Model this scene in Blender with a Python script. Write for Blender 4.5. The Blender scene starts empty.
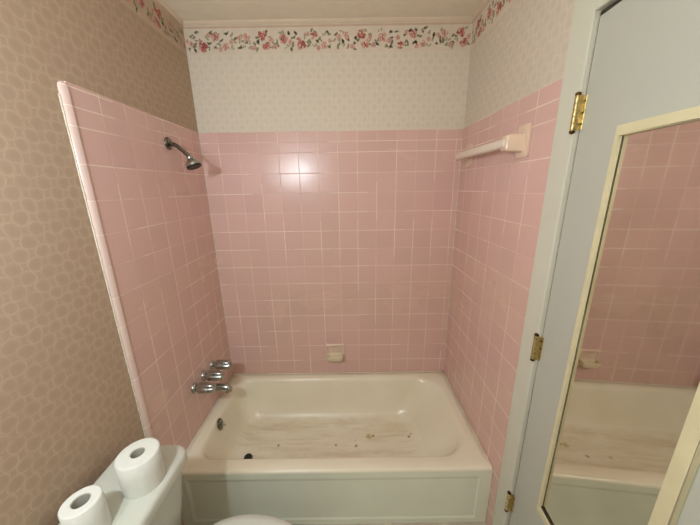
import bpy, bmesh, math, random
from mathutils import Vector, Matrix
random.seed(7)
PI = math.pi
C = bpy.context.scene.collection
W = 1.52          # alcove width (tile face to tile face)
RIM = 0.3415      # bathtub rim height
TT = 1.949        # top of the tiles
TTL = 1.961       # the same course at its free end on the left wall
CEIL = 2.49
P = 0.1155        # tile pitch

# ------------------------------------------------------------------ helpers
def setp(o, label=None, cat=None, group=None, kind=None):
    if label: o['label'] = label
    if cat: o['category'] = cat
    if group: o['group'] = group
    if kind: o['kind'] = kind
    return o

def link(name, bm, mats, parent=None, smooth=None):
    me = bpy.data.meshes.new(name)
    bmesh.ops.remove_doubles(bm, verts=bm.verts, dist=1e-6)
    bmesh.ops.recalc_face_normals(bm, faces=bm.faces)
    bm.to_mesh(me); bm.free()
    if not isinstance(mats, (list, tuple)): mats = [mats]
    for m in mats: me.materials.append(m)
    if smooth is not None:
        for p in me.polygons: p.use_smooth = True
        if smooth < 180:
            me.set_sharp_from_angle(angle=math.radians(smooth))
    o = bpy.data.objects.new(name, me); C.objects.link(o)
    if parent: o.parent = parent
    return o

def raw(name, verts, faces, mats, idx=None, parent=None):
    me = bpy.data.meshes.new(name); me.from_pydata(verts, [], faces); me.update()
    for m in mats: me.materials.append(m)
    if idx: me.polygons.foreach_set('material_index', idx)
    o = bpy.data.objects.new(name, me); C.objects.link(o)
    if parent: o.parent = parent
    return o

def empty(name, loc=(0, 0, 0), rz=0):
    o = bpy.data.objects.new(name, None); C.objects.link(o)
    o.location = loc; o.rotation_euler = (0, 0, rz); o.empty_display_size = .05
    return o

def box(bm, x0, x1, y0, y1, z0, z1, bev=0, seg=2):
    v = [bm.verts.new((x, y, z)) for z in (z0, z1) for y in (y0, y1) for x in (x0, x1)]
    fs = [bm.faces.new([v[i] for i in q]) for q in
          ((0, 2, 3, 1), (4, 5, 7, 6), (0, 1, 5, 4), (2, 6, 7, 3), (0, 4, 6, 2), (1, 3, 7, 5))]
    if bev:
        es = list({e for f in fs for e in f.edges})
        bmesh.ops.bevel(bm, geom=es, offset=bev, segments=seg, profile=.5, affect='EDGES')

def loft(bm, rings, cap0=True, cap1=True):
    R = [[bm.verts.new(p) for p in r] for r in rings]
    n = len(R[0])
    for a, b in zip(R, R[1:]):
        for i in range(n):
            j = (i + 1) % n
            bm.faces.new((a[i], a[j], b[j], b[i]))
    if cap0: bm.faces.new(list(reversed(R[0])))
    if cap1: bm.faces.new(R[-1])
    return R

def basis(d):
    d = Vector(d).normalized()
    a = Vector((0, 0, 1)) if abs(d.z) < .9 else Vector((0, 1, 0))
    u = d.cross(a).normalized(); v = u.cross(d).normalized()
    return d, u, v

def lathe(bm, org, axis, prof, n=32, cap0=True, cap1=True, lobe=None):
    """prof: list of (distance along axis, radius)"""
    d, u, v = basis(axis); o = Vector(org)
    rings = []
    for t, r in prof:
        ring = []
        for i in range(n):
            a = 2 * PI * i / n
            rr = r * (1 + (lobe[1] * math.cos(lobe[0] * a) if lobe and lobe[2] <= t <= lobe[3] else 0))
            ring.append(o + d * t + u * (rr * math.cos(a)) + v * (rr * math.sin(a)))
        rings.append(ring)
    loft(bm, rings, cap0, cap1)

def tube(bm, pts, rad, n=16):
    pts = [Vector(p) for p in pts]
    rs = rad if isinstance(rad, (list, tuple)) else [rad] * len(pts)
    rings = []
    _, u, v = basis(pts[1] - pts[0])
    for i, p in enumerate(pts):
        d = (pts[min(i + 1, len(pts) - 1)] - pts[max(i - 1, 0)]).normalized()
        u = (u - d * u.dot(d)).normalized(); v = d.cross(u)
        rings.append([p + u * (rs[i] * math.cos(2 * PI * k / n)) + v * (rs[i] * math.sin(2 * PI * k / n)) for k in range(n)])
    loft(bm, rings)

def smooth_path(pts, k=6):
    pts = [Vector(p) for p in pts]; out = []
    for i in range(len(pts) - 1):
        p0 = pts[max(i - 1, 0)]; p1 = pts[i]; p2 = pts[i + 1]; p3 = pts[min(i + 2, len(pts) - 1)]
        for j in range(k):
            t = j / k
            out.append(.5 * ((2 * p1) + (p2 - p0) * t + (2 * p0 - 5 * p1 + 4 * p2 - p3) * t * t + (3 * p1 - p0 - 3 * p2 + p3) * t ** 3))
    out.append(pts[-1]); return out

def rrect(x0, x1, y0, y1, r, z, n=10):
    """rounded rectangle ring, r = one radius or four (front-left, front-right, back-right, back-left)"""
    rr = r if isinstance(r, (list, tuple)) else (r,) * 4
    out = []
    for (cx, cy, a0, q) in ((x0 + rr[0], y0 + rr[0], PI, rr[0]), (x1 - rr[1], y0 + rr[1], 1.5 * PI, rr[1]),
                            (x1 - rr[2], y1 - rr[2], 0, rr[2]), (x0 + rr[3], y1 - rr[3], .5 * PI, rr[3])):
        for i in range(n + 1):
            a = a0 + .5 * PI * i / n
            out.append((cx + q * math.cos(a), cy + q * math.sin(a), z))
    return out

# ------------------------------------------------------------------ materials
def srgb(r, g, b):
    f = lambda c: (c / 255) / 12.92 if c / 255 <= .04045 else ((c / 255 + .055) / 1.055) ** 2.4
    return (f(r), f(g), f(b), 1)

class NT:
    def __init__(s, name):
        s.m = bpy.data.materials.new(name); s.m.use_nodes = True
        s.t = s.m.node_tree; s.b = s.t.nodes['Principled BSDF']
    def n(s, typ, **k):
        x = s.t.nodes.new(typ)
        for a, v in k.items(): setattr(x, a, v)
        return x
    def l(s, a, b): s.t.links.new(a, b)
    def val(s, sock, v):
        if hasattr(v, 'is_output') or isinstance(v, bpy.types.NodeSocket): s.l(v, sock)
        else: sock.default_value = v
    def math(s, op, a, b=0, c=0, clamp=False):
        x = s.n('ShaderNodeMath', operation=op, use_clamp=clamp)
        s.val(x.inputs[0], a); s.val(x.inputs[1], b); s.val(x.inputs[2], c)
        return x.outputs[0]
    def mix(s, f, a, b, blend='MIX'):
        x = s.n('ShaderNodeMix', data_type='RGBA', blend_type=blend)
        s.val(x.inputs[0], f); s.val(x.inputs[6], a); s.val(x.inputs[7], b)
        return x.outputs[2]
    def ramp(s, v, a, b, smooth=True):
        x = s.n('ShaderNodeMapRange', interpolation_type='SMOOTHSTEP' if smooth else 'LINEAR')
        s.val(x.inputs[0], v); x.inputs[1].default_value = a; x.inputs[2].default_value = b
        return x.outputs[0]
    def coord(s):
        return s.n('ShaderNodeTexCoord').outputs['Object']
    def sep(s, v):
        x = s.n('ShaderNodeSeparateXYZ'); s.l(v, x.inputs[0]); return x.outputs
    def comb(s, a, b, c):
        x = s.n('ShaderNodeCombineXYZ'); s.val(x.inputs[0], a); s.val(x.inputs[1], b); s.val(x.inputs[2], c); return x.outputs[0]
    def noise(s, v, scale, detail=3, rough=.5, col=False):
        x = s.n('ShaderNodeTexNoise'); s.l(v, x.inputs['Vector'])
        x.inputs['Scale'].default_value = scale; x.inputs['Detail'].default_value = detail
        x.inputs['Roughness'].default_value = rough
        return x.outputs[1 if col else 0]
    def scale(s, v, k):
        x = s.n('ShaderNodeVectorMath', operation='MULTIPLY'); s.l(v, x.inputs[0]); x.inputs[1].default_value = k; return x.outputs[0]
    def bump(s, h, strength, dist):
        x = s.n('ShaderNodeBump'); x.inputs['Strength'].default_value = strength; x.inputs['Distance'].default_value = dist
        s.l(h, x.inputs['Height']); s.l(x.outputs[0], s.b.inputs['Normal'])
    def base(s, col, rough=.5, metal=0, spec=.5, coat=0):
        s.val(s.b.inputs['Base Color'], col); s.val(s.b.inputs['Roughness'], rough)
        s.b.inputs['Metallic'].default_value = metal; s.b.inputs['Specular IOR Level'].default_value = spec
        s.b.inputs['Coat Weight'].default_value = coat
        return s.m

def plain(name, col, rough=.5, metal=0, spec=.5, var=.06, nscale=18, bump=0, dist=.001):
    t = NT(name); co = t.coord()
    f = t.noise(co, nscale, 4)
    d = tuple(c * (1 - var * 2) for c in col[:3]) + (1,)
    t.base(t.mix(t.ramp(f, .3, .7), d, col), rough, metal, spec)
    if bump: t.bump(t.noise(co, nscale * 6, 3), bump, dist)
    return t.m

def tile_mat(name, axis, u0, base, vlines=True, cap=True):
    t = NT(name); co = t.coord(); X = t.sep(co)
    u = X[axis]; z = X[2]
    wob = t.math('MULTIPLY', t.math('SUBTRACT', t.noise(co, 3, 2), .5), .006)
    tu = t.math('DIVIDE', t.math('SUBTRACT', t.math('ADD', u, wob), u0), P)
    tz = t.math('DIVIDE', t.math('SUBTRACT', t.math('ADD', z, wob), 1.718), P)
    def dist(q):
        return t.math('MULTIPLY', t.math('ABSOLUTE', t.math('SUBTRACT', t.math('FRACT', t.math('ADD', q, .5)), .5)), P)
    def cell(q): return t.math('FLOOR', q)
    dz = dist(tz)
    if cap: dz = t.math('MINIMUM', dz, t.math('ABSOLUTE', t.math('SUBTRACT', z, 1.892)))
    d = t.math('MINIMUM', dist(tu), dz) if vlines else dz
    # uneven joint width and cleanliness: some stretches are bright, others nearly gone
    joint = t.n('ShaderNodeTexWhiteNoise', noise_dimensions='3D')
    t.l(t.comb(cell(t.math('ADD', t.math('MULTIPLY', tu, .5), .25)), cell(t.math('ADD', tz, .5)), 3.0), joint.inputs['Vector'])
    joint2 = t.n('ShaderNodeTexWhiteNoise', noise_dimensions='3D')
    t.l(t.comb(cell(t.math('ADD', tu, .5)), cell(t.math('ADD', t.math('MULTIPLY', tz, .5), .25)), 9.0), joint2.inputs['Vector'])
    horizontal = t.math('LESS_THAN', dz, dist(tu)) if vlines else 1.0
    jn = t.mix(horizontal, joint2.outputs[0], joint.outputs[0])
    jn = t.math('ADD', t.math('MULTIPLY', t.sep(jn)[0], .62), t.math('MULTIPLY', t.noise(co, 6, 3), .6))
    line = t.math('SUBTRACT', 1.0, t.ramp(d, .0011, .0027))
    vis = t.math('ADD', t.math('MULTIPLY', t.ramp(jn, .3, .85), .85), .10)
    wn = t.n('ShaderNodeTexWhiteNoise', noise_dimensions='3D')
    t.l(t.comb(cell(tu), cell(tz), 1.0), wn.inputs['Vector'])
    dark = tuple(c * .93 for c in base[:3]) + (1,)
    col = t.mix(wn.outputs[0], dark, base)
    tan = (base[0] * .92, base[1] * .97, base[2] * .84, 1)           # soap film left on the glaze
    film = t.ramp(t.noise(t.scale(co, (1, 1, 1.6)), 1.8, 3), .25, .8)
    low = t.math('SUBTRACT', 1.0, t.ramp(z, 1.0, 1.75))
    col = t.mix(t.math('MULTIPLY', film, t.math('ADD', t.math('MULTIPLY', low, .6), .15)), col, tan)
    grout = srgb(244, 226, 212)
    col = t.mix(t.math('MULTIPLY', line, vis), col, grout)
    rough = t.math('ADD', t.math('MULTIPLY', line, .5), t.math('ADD', t.math('MULTIPLY', film, .10), .20))
    t.base(col, rough, 0, .5)
    wave = t.math('MULTIPLY', t.noise(co, 9, 2), .6)
    tilt = t.math('MULTIPLY', t.sep(wn.outputs[1])[1], t.math('MULTIPLY', t.math('SUBTRACT', t.math('FRACT', tu), .5), .7))
    h = t.math('ADD', t.math('ADD', t.math('MULTIPLY', line, -1.0), wave), tilt)
    t.bump(h, .35, .0015)
    return t.m

def wallpaper(name, axis, c_fill, c_line):
    t = NT(name); co = t.coord(); X = t.sep(co)
    u = X[axis]; z = X[2]
    wob = t.noise(co, 20, 3, col=True); wx = t.sep(wob)
    u2 = t.math('ADD', u, t.math('MULTIPLY', t.math('SUBTRACT', wx[0], .5), .024))
    z2 = t.math('ADD', z, t.math('MULTIPLY', t.math('SUBTRACT', wx[1], .5), .024))
    p = .056
    def ringd(ou, oz):
        a = t.math('SUBTRACT', t.math('FRACT', t.math('ADD', t.math('DIVIDE', u2, p), ou)), .5)
        b = t.math('MULTIPLY', t.math('SUBTRACT', t.math('FRACT', t.math('ADD', t.math('DIVIDE', z2, p * 1.12), oz)), .5), 1.12)
        return t.math('SQRT', t.math('ADD', t.math('MULTIPLY', a, a), t.math('MULTIPLY', b, b)))
    d = t.math('MINIMUM', ringd(0, 0), ringd(.5, .5))
    ring = t.math('MULTIPLY', t.ramp(d, .27, .33), t.math('SUBTRACT', 1.0, t.ramp(d, .36, .42)))
    inner = t.math('SUBTRACT', 1.0, t.ramp(d, .06, .26))
    strength = t.math('ADD', t.math('MULTIPLY', t.ramp(t.noise(co, 24, 3), .3, .7), .6), .4)
    dk = tuple(c * .965 for c in c_fill[:3]) + (1,)
    col = t.mix(inner, c_fill, dk)
    col = t.mix(t.math('MULTIPLY', ring, strength), col, c_line)
    speck = t.ramp(t.noise(t.scale(co, (1, 1, .35)), 160, 2), .35, .7)
    col = t.mix(t.math('MULTIPLY', speck, .10), col, tuple(c * .75 for c in c_fill[:3]) + (1,))
    t.base(col, .62, 0, .25)
    t.bump(t.math('ADD', ring, t.math('MULTIPLY', speck, .4)), .12, .0006)
    return t.m

tile_pink = srgb(224, 186, 179)
M = {}
M['tile_back'] = tile_mat('tile_back', 0, .102, tile_pink)
M['tile_left'] = tile_mat('tile_left', 1, -.095, tile_pink)
M['tile_right'] = tile_mat('tile_right', 1, -.095, tile_pink)
M['bull'] = tile_mat('tile_trim', 1, -.095, srgb(230, 204, 196), vlines=False)
M['paper_left_shaded'] = wallpaper('paper_left_shaded', 1, srgb(182, 159, 136), srgb(194, 171, 147))  # same paper as the back wall, darkened in colour for the grazing light
M['paper_right'] = wallpaper('paper_right', 1, srgb(214, 203, 188), srgb(223, 212, 198))
M['paper_back'] = wallpaper('paper_back', 0, srgb(222, 212, 196), srgb(229, 219, 203))
M['border_bg'] = plain('border_paper', srgb(224, 211, 193), .6, var=.03)
M['rose_dark'] = plain('rose_dark', srgb(176, 92, 84), .6)
M['rose'] = plain('rose_red', srgb(194, 124, 112), .6)
M['rose_pale'] = plain('rose_pale', srgb(214, 166, 150), .6)
M['leaf_dark'] = plain('leaf_dark', srgb(134, 132, 104), .6)
M['leaf_pale'] = plain('leaf_pale', srgb(172, 168, 140), .6)
M['border_line'] = plain('border_line', srgb(210, 184, 162), .6, var=.03)
M['border_bg_shaded'] = plain('border_paper_shaded', srgb(200, 177, 152), .6, var=.03)  # same border paper, the left wall's weaker light put into its colour
M['ceil'] = plain('ceiling_paint', srgb(240, 230, 210), .8, var=.02, bump=.1)
M['paint'] = plain('door_paint', srgb(189, 192, 181), .35, var=.015, nscale=4)
M['paint_trim'] = plain('trim_paint', srgb(213, 214, 199), .35, var=.02, nscale=5)
M['cove'] = plain('cove_paint', srgb(222, 204, 180), .5, var=.02)
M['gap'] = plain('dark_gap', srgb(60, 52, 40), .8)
M['floor'] = plain('floor_vinyl', srgb(200, 190, 172), .4, var=.1, nscale=9)
M['white'] = plain('white_china', srgb(208, 211, 200), .12, var=.01)
M['paper'] = plain('tissue', srgb(226, 228, 220), .9, var=.02, nscale=60, bump=.3, dist=.0006)
M['card'] = plain('cardboard', srgb(190, 186, 174), .85, var=.08)
M['chrome'] = plain('chrome', srgb(176, 182, 178), .24, 1, var=.06, nscale=25)
M['chrome_dark'] = plain('tarnished_chrome', srgb(138, 134, 124), .2, 1, var=.3, nscale=60)
M['rubber'] = plain('black_rubber', srgb(28, 24, 22), .45)
M['brass'] = plain('brass', srgb(228, 208, 148), .42, 1, var=.25, nscale=120)
M['brass_dark'] = plain('tarnished_brass', srgb(112, 74, 34), .5, 1, var=.3, nscale=120)
M['almond'] = plain('almond_china', srgb(226, 212, 182), .15, var=.02)
M['bar'] = plain('bar_plastic', srgb(232, 220, 206), .3, var=.02)
M['caulk'] = plain('caulk', srgb(232, 224, 206), .6, var=.12, nscale=60)
M['frame'] = plain('cream_frame', srgb(222, 214, 176), .4, var=.05, nscale=12)
M['post'] = plain('post_china', srgb(230, 206, 182), .18, var=.02)
M['pinkpost'] = plain('pink_post_china', srgb(230, 204, 184), .18, var=.02)
t = NT('mirror_glass'); M['mirror'] = t.base(t.mix(t.ramp(t.noise(t.coord(), 5, 4), .4, .75), (.74, .70, .62, 1), (.68, .64, .56, 1)), .03, 1)

SPOTS = [(.753, -.351, .010, srgb(150, 128, 92)), (.878, -.356, .012, srgb(128, 104, 70)), (.96, -.29, .026, srgb(186, 166, 104)), (.99, -.285, .012, srgb(150, 120, 72)), (1.22, -.300, .012, srgb(140, 112, 76)), (.39, -.345, .012, srgb(140, 118, 86))]
# bathtub enamel: almond glaze, with rusty soap stains lying on the bottom
t = NT('tub_enamel'); co = t.coord(); X = t.sep(co)
en = srgb(240, 234, 214)
base = t.mix(t.ramp(t.noise(co, 2.5, 3), .35, .7), en, srgb(234, 226, 202))
low = t.math('SUBTRACT', 1.0, t.ramp(X[2], .074, .125))
st = t.scale(co, (.55, 2.6, 1))
s1 = t.ramp(t.noise(st, 5, 6, .68), .42, .70)
s2 = t.ramp(t.noise(t.scale(co, (.35, 5, 1)), 9, 4, .6), .56, .68)
col = t.mix(t.math('MULTIPLY', t.math('MULTIPLY', s1, low), .50), base, srgb(200, 176, 138))
col = t.mix(t.math('MULTIPLY', t.math('MULTIPLY', s2, low), .30), col, srgb(190, 160, 124))
for (sx, sy, sr, cc) in SPOTS:
    dx = t.math('SUBTRACT', X[0], sx); dy = t.math('SUBTRACT', X[1], sy)
    dd = t.math('SQRT', t.math('ADD', t.math('MULTIPLY', dx, dx), t.math('MULTIPLY', dy, dy)))
    dd = t.math('ADD', dd, t.math('MULTIPLY', t.math('SUBTRACT', t.noise(co, 60, 3), .5), sr * 1.2))
    col = t.mix(t.math('MULTIPLY', t.math('SUBTRACT', 1.0, t.ramp(dd, sr * .4, sr)), t.math('MULTIPLY', low, .8)), col, cc)
vo = t.n('ShaderNodeTexVoronoi'); t.l(co, vo.inputs['Vector']); vo.inputs['Scale'].default_value = 17
spk = t.math('SUBTRACT', 1.0, t.ramp(vo.outputs['Distance'], .07, .15))
pick = t.ramp(t.sep(vo.outputs['Color'])[0], .84, .90)
col = t.mix(t.math('MULTIPLY', t.math('MULTIPLY', spk, pick), t.math('MULTIPLY', low, .75)), col, srgb(120, 96, 58))
M['tub'] = t.base(col, t.math('ADD', t.math('MULTIPLY', low, .20), .24), 0, .5)
M['apron'] = plain('tub_apron_enamel', srgb(238, 243, 224), .17, var=.02, nscale=5)

# ------------------------------------------------------------------ room shell
YN = -2.75       # wall behind the camera
TH = .1
bm = bmesh.new(); box(bm, -.008 - TH, W + .2, YN - TH, .008 + TH, -.08, 0)
setp(link('floor', bm, M['floor']), 'plain vinyl bathroom floor below the tub and toilet', kind='structure')
bm = bmesh.new(); box(bm, -.008 - TH, W + .2, YN - TH, .008 + TH, CEIL, CEIL + .08)
setp(link('ceiling', bm, M['ceil']), 'plain beige painted ceiling above the tub alcove', kind='structure')

bm = bmesh.new(); box(bm, -.008 - TH, -.008, YN, .008, 0, CEIL)
wl = link('wall_left', bm, M['paper_left_shaded']); setp(wl, 'left wall, ringed beige wallpaper over pink tile', kind='structure')
bm = bmesh.new(); box(bm, -.008 - TH, W + .008 + TH, .008, .008 + TH, 0, CEIL)
wb = link('wall_back', bm, M['paper_back']); setp(wb, 'back wall, cream wallpaper above pink square tiles', kind='structure')
bm = bmesh.new(); box(bm, -.008 - TH, W + .008 + TH, YN - TH, YN, 0, CEIL)
wf = link('wall_front', bm, M['paper_left_shaded']); setp(wf, 'wall behind the viewer, beige wallpaper', kind='structure')
HY = -.872       # hinge line of the door
HX = 1.530       # face of the door at the hinge
bm = bmesh.new()
box(bm, W + .008, W + .008 + TH, HY - .0, .008, 0, CEIL)
box(bm, W + .008, W + .008 + TH, HY - .775, HY, 2.075, CEIL)
box(bm, W + .008, W + .008 + TH, YN, HY - .775, 0, CEIL)
wr = link('wall_right', bm, M['paper_right']); setp(wr, 'right wall with pink tile, wallpaper and the door opening', kind='structure')

# tiled panels (each a slab standing a little proud of the papered wall)
bm = bmesh.new(); box(bm, -.008, W + .008, -.0, .008, 0, TT)
link('tile_panel', bm, M['tile_back'], wb)
bm = bmesh.new(); box(bm, -.008, 0, -.786, 0, 0, TT)
for v in bm.verts:
    if v.co.z > 1 and v.co.y < -.5: v.co.z = TTL
link('tile_panel', bm, M['tile_left'], wl)
bm = bmesh.new(); box(bm, W, W + .008, -.786, 0, 0, TT)
link('tile_panel', bm, M['tile_right'], wr)

# rounded bullnose edge of the left panel, with the upper corner turned over
bm = bmesh.new()
rings = []
prof = []
for i in range(9):
    a = PI / 2 * i / 8
    prof.append((-.786 - .022 * math.sin(a), -.008 + .012 * math.cos(a)))
def bull_ring(z, k):
    return [(-.008 + (x + .008) * k, -.786 + (y + .786) * k, z) for y, x in prof] + [(-.0085, -.786, z)]
zs = [(0, 1)] + [(0.3 + .15 * i, 1) for i in range(11)] + [(TTL - .022, 1)] + [(TTL - .022 + .022 * math.sin(PI / 2 * q / 5), max(.12, math.cos(PI / 2 * q / 5))) for q in range(1, 6)]
loft(bm, [bull_ring(z, k) for z, k in zs])
link('bullnose_trim', bm, M['bull'], wl, 50)
# old caulk bead running down beside the bullnose
bm = bmesh.new()
pts = []; rad = []
for i in range(140):
    z = .02 + (TT - .05) * i / 139
    pts.append((-.0075 + random.uniform(-.0005, .0008), -.8095 + random.uniform(-.0004, .0004), z)); rad.append(random.uniform(.0022, .0034))
tube(bm, pts, rad, 7)
link('caulk_bead', bm, M['caulk'], wl, 180)
# thin caulk in the corners of the alcove
bm = bmesh.new()
tube(bm, [(.001, -.001, RIM + .009 + (TT - RIM - .009) * i / 60) for i in range(61)], [random.uniform(.0012, .0034) for i in range(61)], 6)
tube(bm, [(W - .001, -.001, RIM + .009 + (TT - RIM - .009) * i / 60) for i in range(61)], [random.uniform(.0010, .003) for i in range(61)], 6)
link('corner_caulk', bm, M['caulk'], wb, 180)

# narrow painted strip between paper and ceiling
def cove(name, seg):
    bm = bmesh.new()
    (ax, ay), (bx, by), (nx, ny) = seg
    pr = [(0, 0), (.012, 0), (.010, -.006), (.005, -.012), (0, -.016)]
    A = [(ax + nx * d, ay + ny * d, CEIL + z) for d, z in pr]; B = [(bx + nx * d, by + ny * d, CEIL + z) for d, z in pr]
    loft(bm, [A, B]); setp(link(name, bm, M['cove']), 'narrow cream strip where wallpaper meets ceiling', kind='structure')
cove('trim_1', ((-.008, .008), (W + .008, .008), (0, -1)))
cove('trim_2', ((-.008, YN), (-.008, -.004), (1, 0)))
cove('trim_3', ((W + .008, YN), (W + .008, -.004), (-1, 0)))

# wallpaper border of roses: printed motif as coloured patches lying flat on a paper strip
def border(parent, length, place, u_start, bg='border_bg'):
    V = []; F = []; I = []
    lay = [0]
    def poly(pts, mat, off):
        b = len(V)
        for (u, v) in pts: V.append(place(u, v, off))
        F.append(list(range(b, b + len(pts)))); I.append(mat)
    z0, z1 = 2.338, 2.4735
    poly([(0, z0), (length, z0), (length, z1), (0, z1)], 0, .0006)
    poly([(0, z1 - .014), (length, z1 - .014), (length, z1 - .004), (0, z1 - .004)], 6, .0009)
    rnd = random.Random(3)
    def blob(u, v, r, mat, off, n=9, jit=.3, sx=1, rot=0):
        pts = []
        for i in range(n):
            a = 2 * PI * i / n; q = r * (1 + rnd.uniform(-jit, jit))
            x, y = q * sx * math.cos(a), q * math.sin(a)
            pts.append((u + x * math.cos(rot) - y * math.sin(rot), v + x * math.sin(rot) + y * math.cos(rot)))
        if min(p[0] for p in pts) > .001 and max(p[0] for p in pts) < length - .001: poly(pts, mat, off)
    def rose(u, v, r, kind):
        outer, mid, core = ((2, 1, 1), (3, 2, 1), (3, 3, 2))[kind]
        for k in range(6):
            a = k * PI / 3 + rnd.uniform(-.3, .3)
            if rnd.random() < .9: blob(u + r * .66 * math.cos(a), v + r * .66 * math.sin(a), r * .44, (outer, mid, 3)[rnd.randrange(3)], .0012 + .00005 * k, 8)
        for k in range(4):
            a = k * PI / 2 + rnd.uniform(-.5, .5)
            blob(u + r * .34 * math.cos(a), v + r * .34 * math.sin(a), r * .27, (mid, core)[k % 2], .0017 + .00005 * k, 7)
        for k in range(3):
            blob(u + rnd.uniform(-.5, .5) * r, v + rnd.uniform(-.5, .5) * r, r * .2, 0, .0020, 6)
        blob(u, v, r * .22, core, .0022, 6)
    def leaf(u, v, r, mat):
        blob(u, v, r, mat, .0010, 6, .25, 2.0, rnd.uniform(0, PI))
    s = .53 / 102.0
    rep = .53
    roses = [(282, 37.5, 4.4, 1), (300.5, 44.5, 4.6, 0), (313.5, 34.8, 3.9, 1), (324, 44.5, 3.4, 2), (346, 35, 3.8, 2),
             (362.5, 34, 4.3, 0), (366, 44, 4.2, 1), (298, 38, 2.2, 1), (375, 45, 2.6, 2), (289, 41, 2.4, 2), (318, 47, 2.3, 2), (339, 36, 2.4, 2), (353, 46, 2.4, 2), (307, 33, 2.2, 2), (330, 40, 2.2, 2), (371, 38, 2.4, 2)]
    leaves = [(291, 43, 0), (289, 33, 0), (293, 36.5, 0), (308, 41, 0), (307, 46, 0), (305.5, 36, 1), (320, 38, 0), (326, 30, 0), (324, 33, 1), (330, 33, 1),
              (335, 35, 0), (338.5, 45, 0), (343, 44, 1), (355, 43, 0), (356, 48, 1), (356.5, 37, 0), (371, 45, 0), (371, 36, 1), (377, 44, 0),
              (342, 32, 1), (350, 40, 1), (316, 31, 1), (296, 31, 1), (280, 31, 1), (366, 30, 1), (372, 40, 1), (310, 31, 0), (345, 41, 0), (359, 40, 1), (333, 39, 1), (317, 41.5, 1), (286, 46, 1), (274, 44, 1), (276, 40, 0), (291, 47, 1), (314, 45, 1), (340, 39, 1), (350, 46, 1), (330, 46, 1)]
    n0 = -1
    for k in range(-2, int(length / rep) + 3):
        for (px, py, r, kind) in roses:
            rose((px - 180.5) * .0052 - u_start + k * rep, 2.441 - (py - 30) * .00455, r * .0052, kind)
        for (px, py, dk) in leaves:
            for q in range(2):
                leaf((px - 180.5) * .0052 - u_start + k * rep + rnd.uniform(-.009, .009), 2.441 - (py - 30) * .00455 + rnd.uniform(-.008, .008), rnd.uniform(.0038, .0064), 4 if dk == 0 else 5)
    raw('wallpaper_border', V, F, [M[bg], M['rose_dark'], M['rose'], M['rose_pale'], M['leaf_dark'], M['leaf_pale'], M['border_line']], I, parent)
border(wb, W + .016, lambda u, v, o: (-.008 + u, .008 - o, v), 0)
border(wl, -YN, lambda u, v, o: (-.008 + o, .008 - u, v), .20, 'border_bg_shaded')
border(wr, -YN, lambda u, v, o: (W + .008 - o, .008 - u, v), .33)

# ------------------------------------------------------------------ door, casing
def casing_box(bm, y0, y1, z0, z1):
    box(bm, W - .004, W + .02, y0, y1, z0, z1, .003, 2)
bm = bmesh.new()
casing_box(bm, HY + .001, -.787, 0, 2.16)                 # far side
casing_box(bm, HY - .775 - .09, HY - .779, 0, 2.16)       # near side
tr = link('trim_4', bm, M['paint_trim']); setp(tr, 'white painted door casing beside the tile', kind='structure')
bm = bmesh.new(); casing_box(bm, HY - .779, HY + .004, 2.074, 2.16)
link('head_casing', bm, M['paint_trim'], tr)
bm = bmesh.new()
box(bm, W + .0205, W + .105, HY - .001, HY + .018, 0, 2.09)
box(bm, W + .0205, W + .105, HY - .79, HY - .771, 0, 2.09)
box(bm, W + .0205, W + .105, HY - .771, HY - .001, 2.071, 2.09)
box(bm, W + .06, W + .075, HY - .018, HY - .001, 0, 2.071)
box(bm, W + .06, W + .075, HY - .771, HY - .001, 2.055, 2.071)
link('door_jamb', bm, M['paint_trim'], tr)
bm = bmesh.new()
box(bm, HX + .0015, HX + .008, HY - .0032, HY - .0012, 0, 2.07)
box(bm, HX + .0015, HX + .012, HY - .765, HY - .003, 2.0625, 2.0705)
link('gap_shade', bm, M['gap'], tr)  # dark strips painting the shade in the gap, hinge side and top
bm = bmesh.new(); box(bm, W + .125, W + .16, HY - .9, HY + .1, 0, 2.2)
link('hall_darkness', bm, M['gap'], tr)  # unseen dark sheet standing in for the darkness behind the door

DL = .05
door = empty('door_1', (HX, HY, 0), -DL); setp(door, 'white flush door standing slightly ajar, brass hinges', kind='structure')
bm = bmesh.new(); box(bm, 0, .035, -.765, -.003, .012, 2.0605, .002, 2)
link('door_leaf', bm, M['paint'], door)
for hz in (1.829, 1.072, .335):
    bm = bmesh.new()
    lathe(bm, (-.0175, .002, hz - .046), (0, 0, 1), [(0, .0058), (.092, .0058)], 16)
    for k in range(5):
        lathe(bm, (-.0175, .002, hz - .046 + .0184 * k + .001), (0, 0, 1), [(0, .0058), (.001, .0068), (.0154, .0068), (.0164, .0058)], 16)
    h = link('hinge', bm, M['brass'], door, 40)
    bm = bmesh.new(); box(bm, -.0022, 0, -.0125, -.0032, hz - .045, hz + .045, .0006, 1)
    box(bm, -.0175, -.0005, -.0040, -.0022, hz - .045, hz + .045)
    link('hinge_leaf', bm, M['brass'], h)
    bm = bmesh.new()
    lathe(bm, (-.0175, .002, hz + .046), (0, 0, 1), [(0, .005), (.001, .0072), (.006, .0072), (.009, .004)], 16)
    lathe(bm, (-.0175, .002, hz - .0545), (0, 0, 1), [(0, .004), (.003, .0072), (.008, .0072), (.0085, .005)], 16)
    for sz in (-.03, 0, .03):
        lathe(bm, (-.0022, -.0085 + (.001 if sz == 0 else 0), hz + sz), (-1, 0, 0), [(0, .0036), (.001, .003)], 10)
    link('hinge_pin', bm, M['brass_dark'], h, 40)

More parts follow.
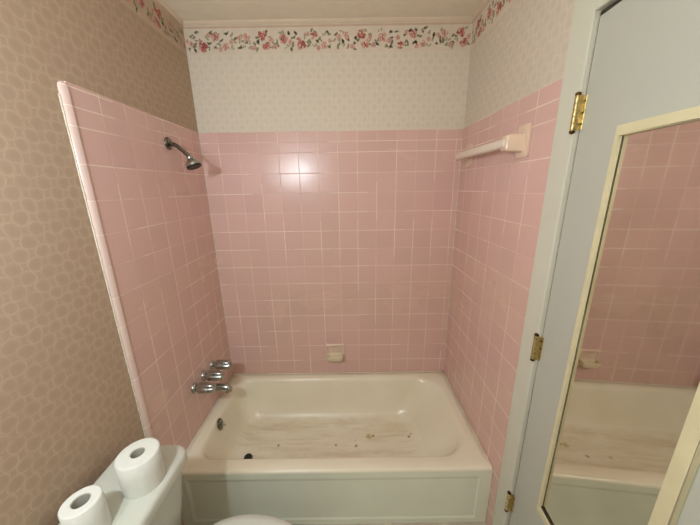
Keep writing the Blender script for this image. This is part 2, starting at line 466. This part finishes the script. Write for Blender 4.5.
# tall mirror fixed on the door
mr = empty('door_mirror', (HX, HY, 0), -DL)
setp(mr, 'tall mirror in a thin cream frame fixed on the white door', 'mirror')
so, si, zo, zi, eo, ei, bo, bi = .147, .158, 1.768, 1.744, .481, .450, .517, .541
bm = bmesh.new()
def frame_bar(q):   # q: four (s, z) corners outer-outer-inner-inner, mitred
    f = [(-.013, -s, z) for s, z in q]; b = [(-.0005, -s, z) for s, z in q]
    loft(bm, [b, f])
frame_bar([(so, zo), (eo, zo), (ei, zi), (si, zi)])
frame_bar([(eo, zo), (eo, bo), (ei, bi), (ei, zi)])
frame_bar([(eo, bo), (so, bo), (si, bi), (ei, bi)])
frame_bar([(so, bo), (so, zo), (si, zi), (si, bi)])
fr = link('mirror_frame', bm, M['frame'], mr)
bv = fr.modifiers.new('b', 'BEVEL'); bv.width = .0025; bv.segments = 2; bv.limit_method = 'ANGLE'
bm = bmesh.new()
g = lambda s: -.0015 - .017 * (s - si)
q = [(si - .006, zi + .006), (ei + .006, zi + .006), (ei + .006, bi - .006), (si - .006, bi - .006)]
loft(bm, [[(-.0006, -s, z) for s, z in q], [(g(s), -s, z) for s, z in q]])
link('mirror_glass', bm, M['mirror'], mr)
bm = bmesh.new()   # dark strips along the glass, hinge side and bottom
box(bm, -.0032, -.0026, -si - .0012, -si + .001, bi, zi)
box(bm, -.0075, -.0026, -ei, -si, bi, bi + .004)
link('mirror_edge', bm, M['gap'], mr)

# ------------------------------------------------------------------ bathtub
tub = empty('bathtub', (W / 2, -.365, 0))
setp(tub, 'almond enamel bathtub with stained bottom in the pink tiled alcove', 'bathtub')
tub_inv = Matrix.Translation((-W / 2, .365, 0))
def tpart(name, bm, mat, smooth=None, parent=None):
    o = link(name, bm, mat, parent or tub, smooth)
    if not parent: o.matrix_parent_inverse = tub_inv
    return o
x0, x1, yf, yb = .0015, W - .0015, -.731, -.0015
bm = bmesh.new()
e = .001
sec = [rrect(x0, x1, yf, yb, .004, RIM - .012), rrect(x0, x1, yf + .0016, yb, .004, RIM - .006),
       rrect(x0, x1, yf + .006, yb, .004, RIM - .0016), rrect(x0, x1, yf + .012, yb, .004, RIM),
       rrect(.030, W - .030, -.700, -.030, (.05, .06, .09, .05), RIM),
       rrect(.056, 1.462, -.668, -.046, (.09, .15, .17, .09), RIM - .001),
       rrect(.064, 1.453, -.659, -.054, (.09, .15, .17, .09), RIM - .005),
       rrect(.071, 1.444, -.651, -.062, (.09, .15, .17, .09), RIM - .014),
       rrect(.077, 1.432, -.645, -.069, (.09, .15, .17, .09), RIM - .035),
       rrect(.088, 1.400, -.636, -.082, (.09, .15, .17, .09), .25),
       rrect(.104, 1.352, -.620, -.100, (.09, .15, .17, .09), .18),
       rrect(.118, 1.310, -.602, -.118, (.09, .15, .16, .09), .135),
       rrect(.134, 1.280, -.582, -.138, (.09, .14, .15, .09), .105),
       rrect(.160, 1.245, -.555, -.165, (.09, .13, .13, .09), .085),
       rrect(.195, 1.205, -.520, -.200, (.08, .10, .10, .08), .076),
       rrect(.250, 1.150, -.470, -.255, (.06, .07, .07, .06), .073)]
loft(bm, sec, cap0=False, cap1=True)
basin = tpart('basin', bm, M['tub'], 180)
bm = bmesh.new()
def rect(a, b, c, d, y): return [bm.verts.new(p) for p in ((a, y, c), (b, y, c), (b, y, d), (a, y, d))]
r0 = rect(x0, x1, 0, RIM - .0121, yf + .03); r1 = rect(x0, x1, 0, RIM - .0121, yf); r2 = rect(.055, 1.462, .028, RIM - .045, yf)
r3 = rect(.072, 1.452, .040, RIM - .062, yf + .0035)
for a, b in ((r0, r1), (r1, r2), (r2, r3)):
    for i in range(4): bm.faces.new((a[i], a[(i + 1) % 4], b[(i + 1) % 4], b[i]))
bm.faces.new(r3)
ap = tpart('apron', bm, M['apron'])
# overflow plate with trip lever on the faucet end of the basin
n = Vector((1, 0, .18)).normalized(); oc = Vector((.0805, -.408, .303))
bm = bmesh.new()
d, u, v = basis(n)
for (t0, rx, rz) in ((0, 1, 1),):
    rings = []
    for t_, k in ((0, 1), (.004, 1), (.007, .86), (.008, .5)):
        rings.append([oc + n * t_ + u * ((.027) * k * math.cos(2 * PI * i / 28)) + v * (.036 * k * math.sin(2 * PI * i / 28)) for i in range(28)])
    loft(bm, rings)
pl = tpart('overflow_plate', bm, M['chrome_dark'], 40)
bm = bmesh.new()
tube(bm, [oc + n * .007, oc + n * .02 + v * .003, oc + n * .032 - v * .012], [.004, .004, .005], 10)
lathe(bm, oc + n * .007 + v * .024, n, [(0, .004), (.002, .003)], 10); lathe(bm, oc + n * .007 - v * .024, n, [(0, .004), (.002, .003)], 10)
o = link('trip_lever', bm, M['chrome'], pl, 40)
bm = bmesh.new()
lathe(bm, (.232, -.437, .0765), (0, 0, 1), [(0, .028), (.003, .028), (.005, .022), (.003, .019)], 28)
dr = tpart('drain', bm, M['chrome'], 40)
bm = bmesh.new(); lathe(bm, (.232, -.437, .081), (0, 0, 1), [(0, .022), (.012, .022), (.016, .016)], 24)
link('stopper', bm, M['rubber'], dr, 40)
# bead of caulk around the rim
bm = bmesh.new()
tube(bm, [(x0 + .006 + (x1 - x0 - .012) * i / 40, -.0045, RIM + .001) for i in range(41)], [random.uniform(.002, .0036) for i in range(41)], 7)
tube(bm, [(.0045, -.71 * i / 30 - .008, RIM + .001) for i in range(31)], [random.uniform(.002, .0034) for i in range(31)], 7)
tube(bm, [(W - .0045, -.71 * i / 30 - .008, RIM + .001) for i in range(31)], [random.uniform(.002, .0034) for i in range(31)], 7)
tpart('rim_caulk', bm, M['tub'], 180)

# ------------------------------------------------------------------ shower head, taps, spout
SH = Vector((0, -.315, 1.849))
sh = empty('shower_head', SH)
setp(sh, 'chrome shower head on a bent arm high on the left tiled wall', 'shower head')
bm = bmesh.new(); lathe(bm, (0, 0, 0), (1, 0, 0), [(0, .029), (.003, .029), (.008, .025), (.012, .015), (.013, .011)], 32)
link('wall_flange', bm, M['chrome_dark'], sh, 40)
bm = bmesh.new()
tube(bm, smooth_path([(.002, 0, 0), (.03, 0, -.006), (.05, 0, -.020), (.075, 0, -.043), (.090, 0, -.058)], 6), .0095, 16)
link('shower_arm', bm, M['chrome_dark'], sh, 180)
ax = Vector((.36, -.04, -.93)).normalized(); jo = Vector((.090, 0, -.056))
bm = bmesh.new()
lathe(bm, jo, ax, [(0, .010), (.004, .0145), (.010, .0155), (.016, .014), (.020, .017), (.026, .024), (.036, .032), (.043, .0345), (.050, .0345)], 32)
hd = link('head_shell', bm, M['chrome'], sh, 40)
bm = bmesh.new()
lathe(bm, jo + ax * .050, ax, [(0, .0342), (.006, .0345), (.009, .031), (.008, .01)], 32)
link('spray_face', bm, M['rubber'], sh, 40)

def tap(y, z, label):
    o = empty('tap_handle', (0, y, z)); setp(o, label, 'faucet handle', 'tub taps on the tiled wall')
    bm = bmesh.new(); lathe(bm, (0, 0, 0), (1, 0, 0), [(0, .029), (.004, .029), (.009, .026), (.014, .021), (.017, .017)], 32)
    link('escutcheon', bm, M['chrome'], o, 40)
    bm = bmesh.new(); lathe(bm, (.016, 0, 0), (1, 0, 0), [(0, .016), (.008, .016)], 24)
    link('stem', bm, M['chrome'], o, 40)
    bm = bmesh.new()
    lathe(bm, (.022, 0, 0), (1, 0, 0), [(0, .018), (.003, .0245), (.010, .0265), (.050, .0265), (.082, .0255), (.089, .022), (.093, .008)], 60, lobe=(6, .10, .003, .084))
    link('grip', bm, M['chrome'], o, 40)
    return o
tap(-.245, .591, 'chrome tap handle closest to the back wall, first of three')
tap(-.350, .592, 'middle chrome tap handle, above the tub spout')
tap(-.455, .593, 'chrome tap handle closest to the toilet, farthest from the back wall')
sp = empty('tub_spout', (0, -.35, .512)); setp(sp, 'short chrome tub spout below the middle tap handle', 'spout')
bm = bmesh.new()
rings = []
for (x, zc, ry, rz) in ((0, 0, .026, .026), (.004, 0, .027, .027), (.03, .0, .0235, .022), (.07, 0, .021, .020), (.10, -.002, .0205, .021), (.125, -.006, .020, .024), (.142, -.011, .017, .021), (.150, -.016, .010, .013)):
    rings.append([(x, ry * math.cos(2 * PI * i / 28), zc + rz * math.sin(2 * PI * i / 28)) for i in range(28)])
loft(bm, rings); link('spout_body', bm, M['chrome'], sp, 60)
bm = bmesh.new(); lathe(bm, (.126, 0, -.024), (0, 0, -1), [(0, .013), (.010, .0135), (.010, .010)], 24)
link('outlet', bm, M['chrome'], sp, 40)

# ------------------------------------------------------------------ soap dish on the back wall
sd = empty('soap_dish', (.742, 0, .512)); setp(sd, 'small almond ceramic soap dish set in the back wall tiles', 'soap dish')
bm = bmesh.new()
def rr_xz(x0_, x1_, z0_, z1_, r, y): return [(p[0], y, p[1]) for p in rrect(x0_, x1_, z0_, z1_, r, 0, 5)]
loft(bm, [rr_xz(-.068, .068, -.062, .064, .008, -.0005), rr_xz(-.068, .068, -.062, .064, .008, -.006), rr_xz(-.062, .062, -.056, .058, .008, -.011),
          rr_xz(-.052, .052, -.044, .048, .008, -.010), rr_xz(-.046, .046, -.038, .042, .008, -.004)])
link('back_plate', bm, M['pinkpost'], sd, 40)
bm = bmesh.new()
def rr_xy(a, b, y0_, y1_, r, z): return rrect(a, b, y0_, y1_, (r, r, .002, .002), z, 5)
loft(bm, [rr_xy(-.040, .046, -.040, -.010, .014, -.052), rr_xy(-.048, .054, -.056, -.010, .016, -.042), rr_xy(-.052, .058, -.064, -.010, .016, -.020), rr_xy(-.052, .058, -.064, -.010, .016, -.006),
          rr_xy(-.049, .055, -.061, -.010, .014, -.003), rr_xy(-.044, .050, -.055, -.012, .012, -.005), rr_xy(-.040, .046, -.050, -.014, .012, -.024)])
link('tray', bm, M['almond'], sd, 40)

# ------------------------------------------------------------------ towel bar on the right wall
tb = empty('towel_rail', (W, -.36, 1.79)); setp(tb, 'white towel rail between two ceramic posts on right tiled wall', 'towel rail')
for yy, pa, pb in ((-.252, -.048, .030), (.232, -.036, .036)):
    k = 1 if yy < 0 else .72
    bm = bmesh.new()
    def rr_yz(y0_, y1_, z0_, z1_, r, x): return [(x, p[0], p[1]) for p in rrect(yy + y0_, yy + y1_, z0_, z1_, r, 0, 5)]
    loft(bm, [rr_yz(pa, pb, -.058, .058, .006, -.0005), rr_yz(pa, pb, -.058, .058, .006, -.006), rr_yz(pa + .008, pb - .008, -.050, .050, .006, -.010), rr_yz(pa + .012, pb - .012, -.04, .04, .006, -.010)])
    po = link('post_plate', bm, M['pinkpost'], tb, 40)
    bm = bmesh.new()
    loft(bm, [rr_yz(-.029 * k, .026 * k, -.037 * k - .002, .033 * k - .002, .005, -.0095), rr_yz(-.025 * k, .023 * k, -.033 * k - .002, .029 * k - .002, .005, -.018), rr_yz(-.023 * k, .022 * k, -.031 * k - .002, .027 * k - .002, .006, -.064),
              rr_yz(-.019 * k, .019 * k, -.027 * k - .002, .023 * k - .002, .006, -.071), rr_yz(-.014 * k, .014 * k, -.021 * k - .002, .017 * k - .002, .005, -.073)])
    link('post', bm, M['post'], po, 40)
bm = bmesh.new()
box(bm, -.078, -.046, -.265, .240, -.021, .013, .010, 4)
link('bar', bm, M['bar'], tb, 40)

# ------------------------------------------------------------------ toilet
TY = -1.183
to = empty('toilet', (.03, TY, 0)); setp(to, 'white toilet against the wallpapered wall, tank beside the tub', 'toilet')
toi = Matrix.Translation((-.03, -TY, 0))
def topart(name, bm, mat, smooth=None):
    o = link(name, bm, mat, to, smooth); o.matrix_parent_inverse = toi; return o
bm = bmesh.new()
rad_ = (.03, .045, .045, .03)
loft(bm, [rrect(.045, .205, TY - .205, TY + .208, rad_, .395), rrect(.040, .214, TY - .213, TY + .216, rad_, .41), rrect(.038, .235, TY - .226, TY + .229, rad_, .56), rrect(.034, .250, TY - .238, TY + .236, rad_, .700)])
topart('tank', bm, M['white'], 40)
bm = bmesh.new()
lr = (.03, .052, .052, .03)
loft(bm, [rrect(.032, .258, TY - .250, TY + .243, lr, .696), rrect(.028, .268, TY - .257, TY + .251, lr, .702), rrect(.028, .268, TY - .257, TY + .251, lr, .722), rrect(.030, .266, TY - .254, TY + .249, lr, .730), rrect(.033, .261, TY - .249, TY + .244, lr, .736), rrect(.042, .250, TY - .238, TY + .234, lr, .738)])
topart('tank_lid', bm, M['white'], 50)
def oval(cx, a, b, z, n=56, dy=0):
    out = []
    for i in range(n):
        t_ = 2 * PI * i / n
        c, s = math.cos(t_), math.sin(t_)
        rx = a * (1.12 if c > 0 else .88)
        sq = abs(c) ** .9 * (1 if c > 0 else -1) if c <= 0 else c
        out.append((cx + rx * sq, TY + dy + b * s, z))
    return out
bm = bmesh.new()
loft(bm, [oval(.38, .20, .11, 0), oval(.38, .20, .11, .03), oval(.40, .17, .10, .12), oval(.43, .19, .13, .24), oval(.47, .23, .17, .34), oval(.470, .245, .182, .39), oval(.470, .245, .182, .402)])
topart('bowl', bm, M['white'], 60)
bm = bmesh.new()
loft(bm, [oval(.472, .245, .186, .404), oval(.472, .252, .193, .409), oval(.472, .252, .193, .419), oval(.472, .248, .188, .424)])
topart('seat', bm, M['white'], 60)
bm = bmesh.new()
loft(bm, [oval(.472, .256, .201, .426), oval(.472, .262, .208, .431), oval(.472, .262, .208, .442), oval(.472, .256, .203, .450), oval(.472, .235, .180, .455), oval(.472, .15, .11, .457)])
topart('seat_lid', bm, M['white'], 60)
for s in (-.075, .075):
    bm = bmesh.new(); box(bm, .245, .29, TY + s - .016, TY + s + .016, .405, .44, .006, 2)
    topart('lid_hinge', bm, M['white'], 40)
bm = bmesh.new(); lathe(bm, (.244, TY - .17, .655), (1, 0, 0), [(0, .013), (.008, .013), (.012, .009)], 20)
tube(bm, [(.256, TY - .17, .655), (.262, TY - .15, .652), (.263, TY - .10, .645)], [.006, .006, .007], 12)
topart('flush_lever', bm, M['chrome'], 40)

# ------------------------------------------------------------------ toilet paper rolls on the tank lid
def roll(loc, r, hole, h, label):
    o = empty('toilet_paper_roll', loc); setp(o, label, 'toilet paper', 'toilet paper rolls standing on the tank')
    bm = bmesh.new()
    n = 48
    prof = [(.0, hole), (.0, r - .003), (.002, r), (h * .5, r * 1.006), (h - .003, r), (h - .0008, r - .0025), (h, r - .006), (h - .0006, hole + .012), (h, hole)]
    rings = []
    for z, q in prof:
        rings.append([(q * math.cos(2 * PI * i / n) * (1 + .012 * math.sin(4 * PI * i / n + 1)), q * math.sin(2 * PI * i / n), z) for i in range(n)])
    R_ = loft(bm, rings, False, False)
    for i in range(n):
        j = (i + 1) % n; bm.faces.new((R_[-1][i], R_[-1][j], R_[0][j], R_[0][i]))
    link('paper', bm, M['paper'], o, 50)
    bm = bmesh.new()
    rings = [[(q * math.cos(2 * PI * i / 32), q * math.sin(2 * PI * i / 32), z) for i in range(32)] for z, q in
             ((.001, hole - .0005), (h - .002, hole - .0005), (h - .002, hole - .0018), (.001, hole - .0018))]
    R_ = loft(bm, rings, False, False)
    for i in range(32):
        j = (i + 1) % 32; bm.faces.new((R_[-1][i], R_[-1][j], R_[0][j], R_[0][i]))
    link('cardboard_core', bm, M['card'], o, 40)
    return o
roll((.192, -1.068, .738), .057, .0195, .112, 'fuller toilet paper roll standing on the tank lid end beside the tub')
roll((.143, -1.206, .738), .0435, .0205, .112, 'slimmer, partly used toilet paper roll on the tank lid, farther from the tub')

# ------------------------------------------------------------------ light: a wall lamp beside the viewer and an added dim fill from above
def point(name, loc, power, rad, col):
    l = bpy.data.lights.new(name, 'POINT'); l.energy = power; l.shadow_soft_size = rad; l.color = col
    o = bpy.data.objects.new(name, l); C.objects.link(o); o.location = loc; return o
WARM = (.84, .94, 1.0)
point('vanity_lamp', (.13, -1.70, 1.80), 9.0, .045, WARM)
point('vanity_lamp', (.31, -1.75, 1.84), 26.5, .03, WARM)
a = bpy.data.lights.new('overhead_fill', 'AREA'); a.shape = 'DISK'; a.size = .5; a.energy = 1.6; a.color = (.84, .94, 1)  # soft fill added to lift the shadows, no fitting seen here
o = bpy.data.objects.new('overhead_fill', a); C.objects.link(o); o.location = (.8, -1.75, CEIL - .03)
wd = bpy.data.worlds.new('world'); bpy.context.scene.world = wd; wd.use_nodes = True
wd.node_tree.nodes['Background'].inputs[0].default_value = (.9, .9, .85, 1); wd.node_tree.nodes['Background'].inputs[1].default_value = .05

# ------------------------------------------------------------------ camera
cam = bpy.data.cameras.new('camera'); co_ = bpy.data.objects.new('camera', cam); C.objects.link(co_)
yaw, pitch, roll_, f = -.0022, .2615, .0160, 281.51
cy, sy, cp, sp_ = math.cos(yaw), math.sin(yaw), math.cos(pitch), math.sin(pitch)
fw = Vector((sy * cp, cy * cp, -sp_)); r_ = Vector((cy, -sy, 0)); dn = fw.cross(r_)
cr, sr = math.cos(roll_), math.sin(roll_)
rt = r_ * cr + dn * sr; dn2 = -r_ * sr + dn * cr
m = Matrix((rt, -dn2, -fw)).transposed().to_4x4(); m.translation = Vector((.8615, -1.7597, 1.6345))
co_.matrix_world = m
cam.sensor_width = 36; cam.lens = 36 * f / 700; cam.clip_start = .02
bpy.context.scene.camera = co_

sc = bpy.context.scene
sc.view_settings.view_transform = 'Standard'; sc.view_settings.look = 'None'
sc.view_settings.exposure = .09; sc.view_settings.gamma = 1; sc.view_settings.use_curve_mapping = False
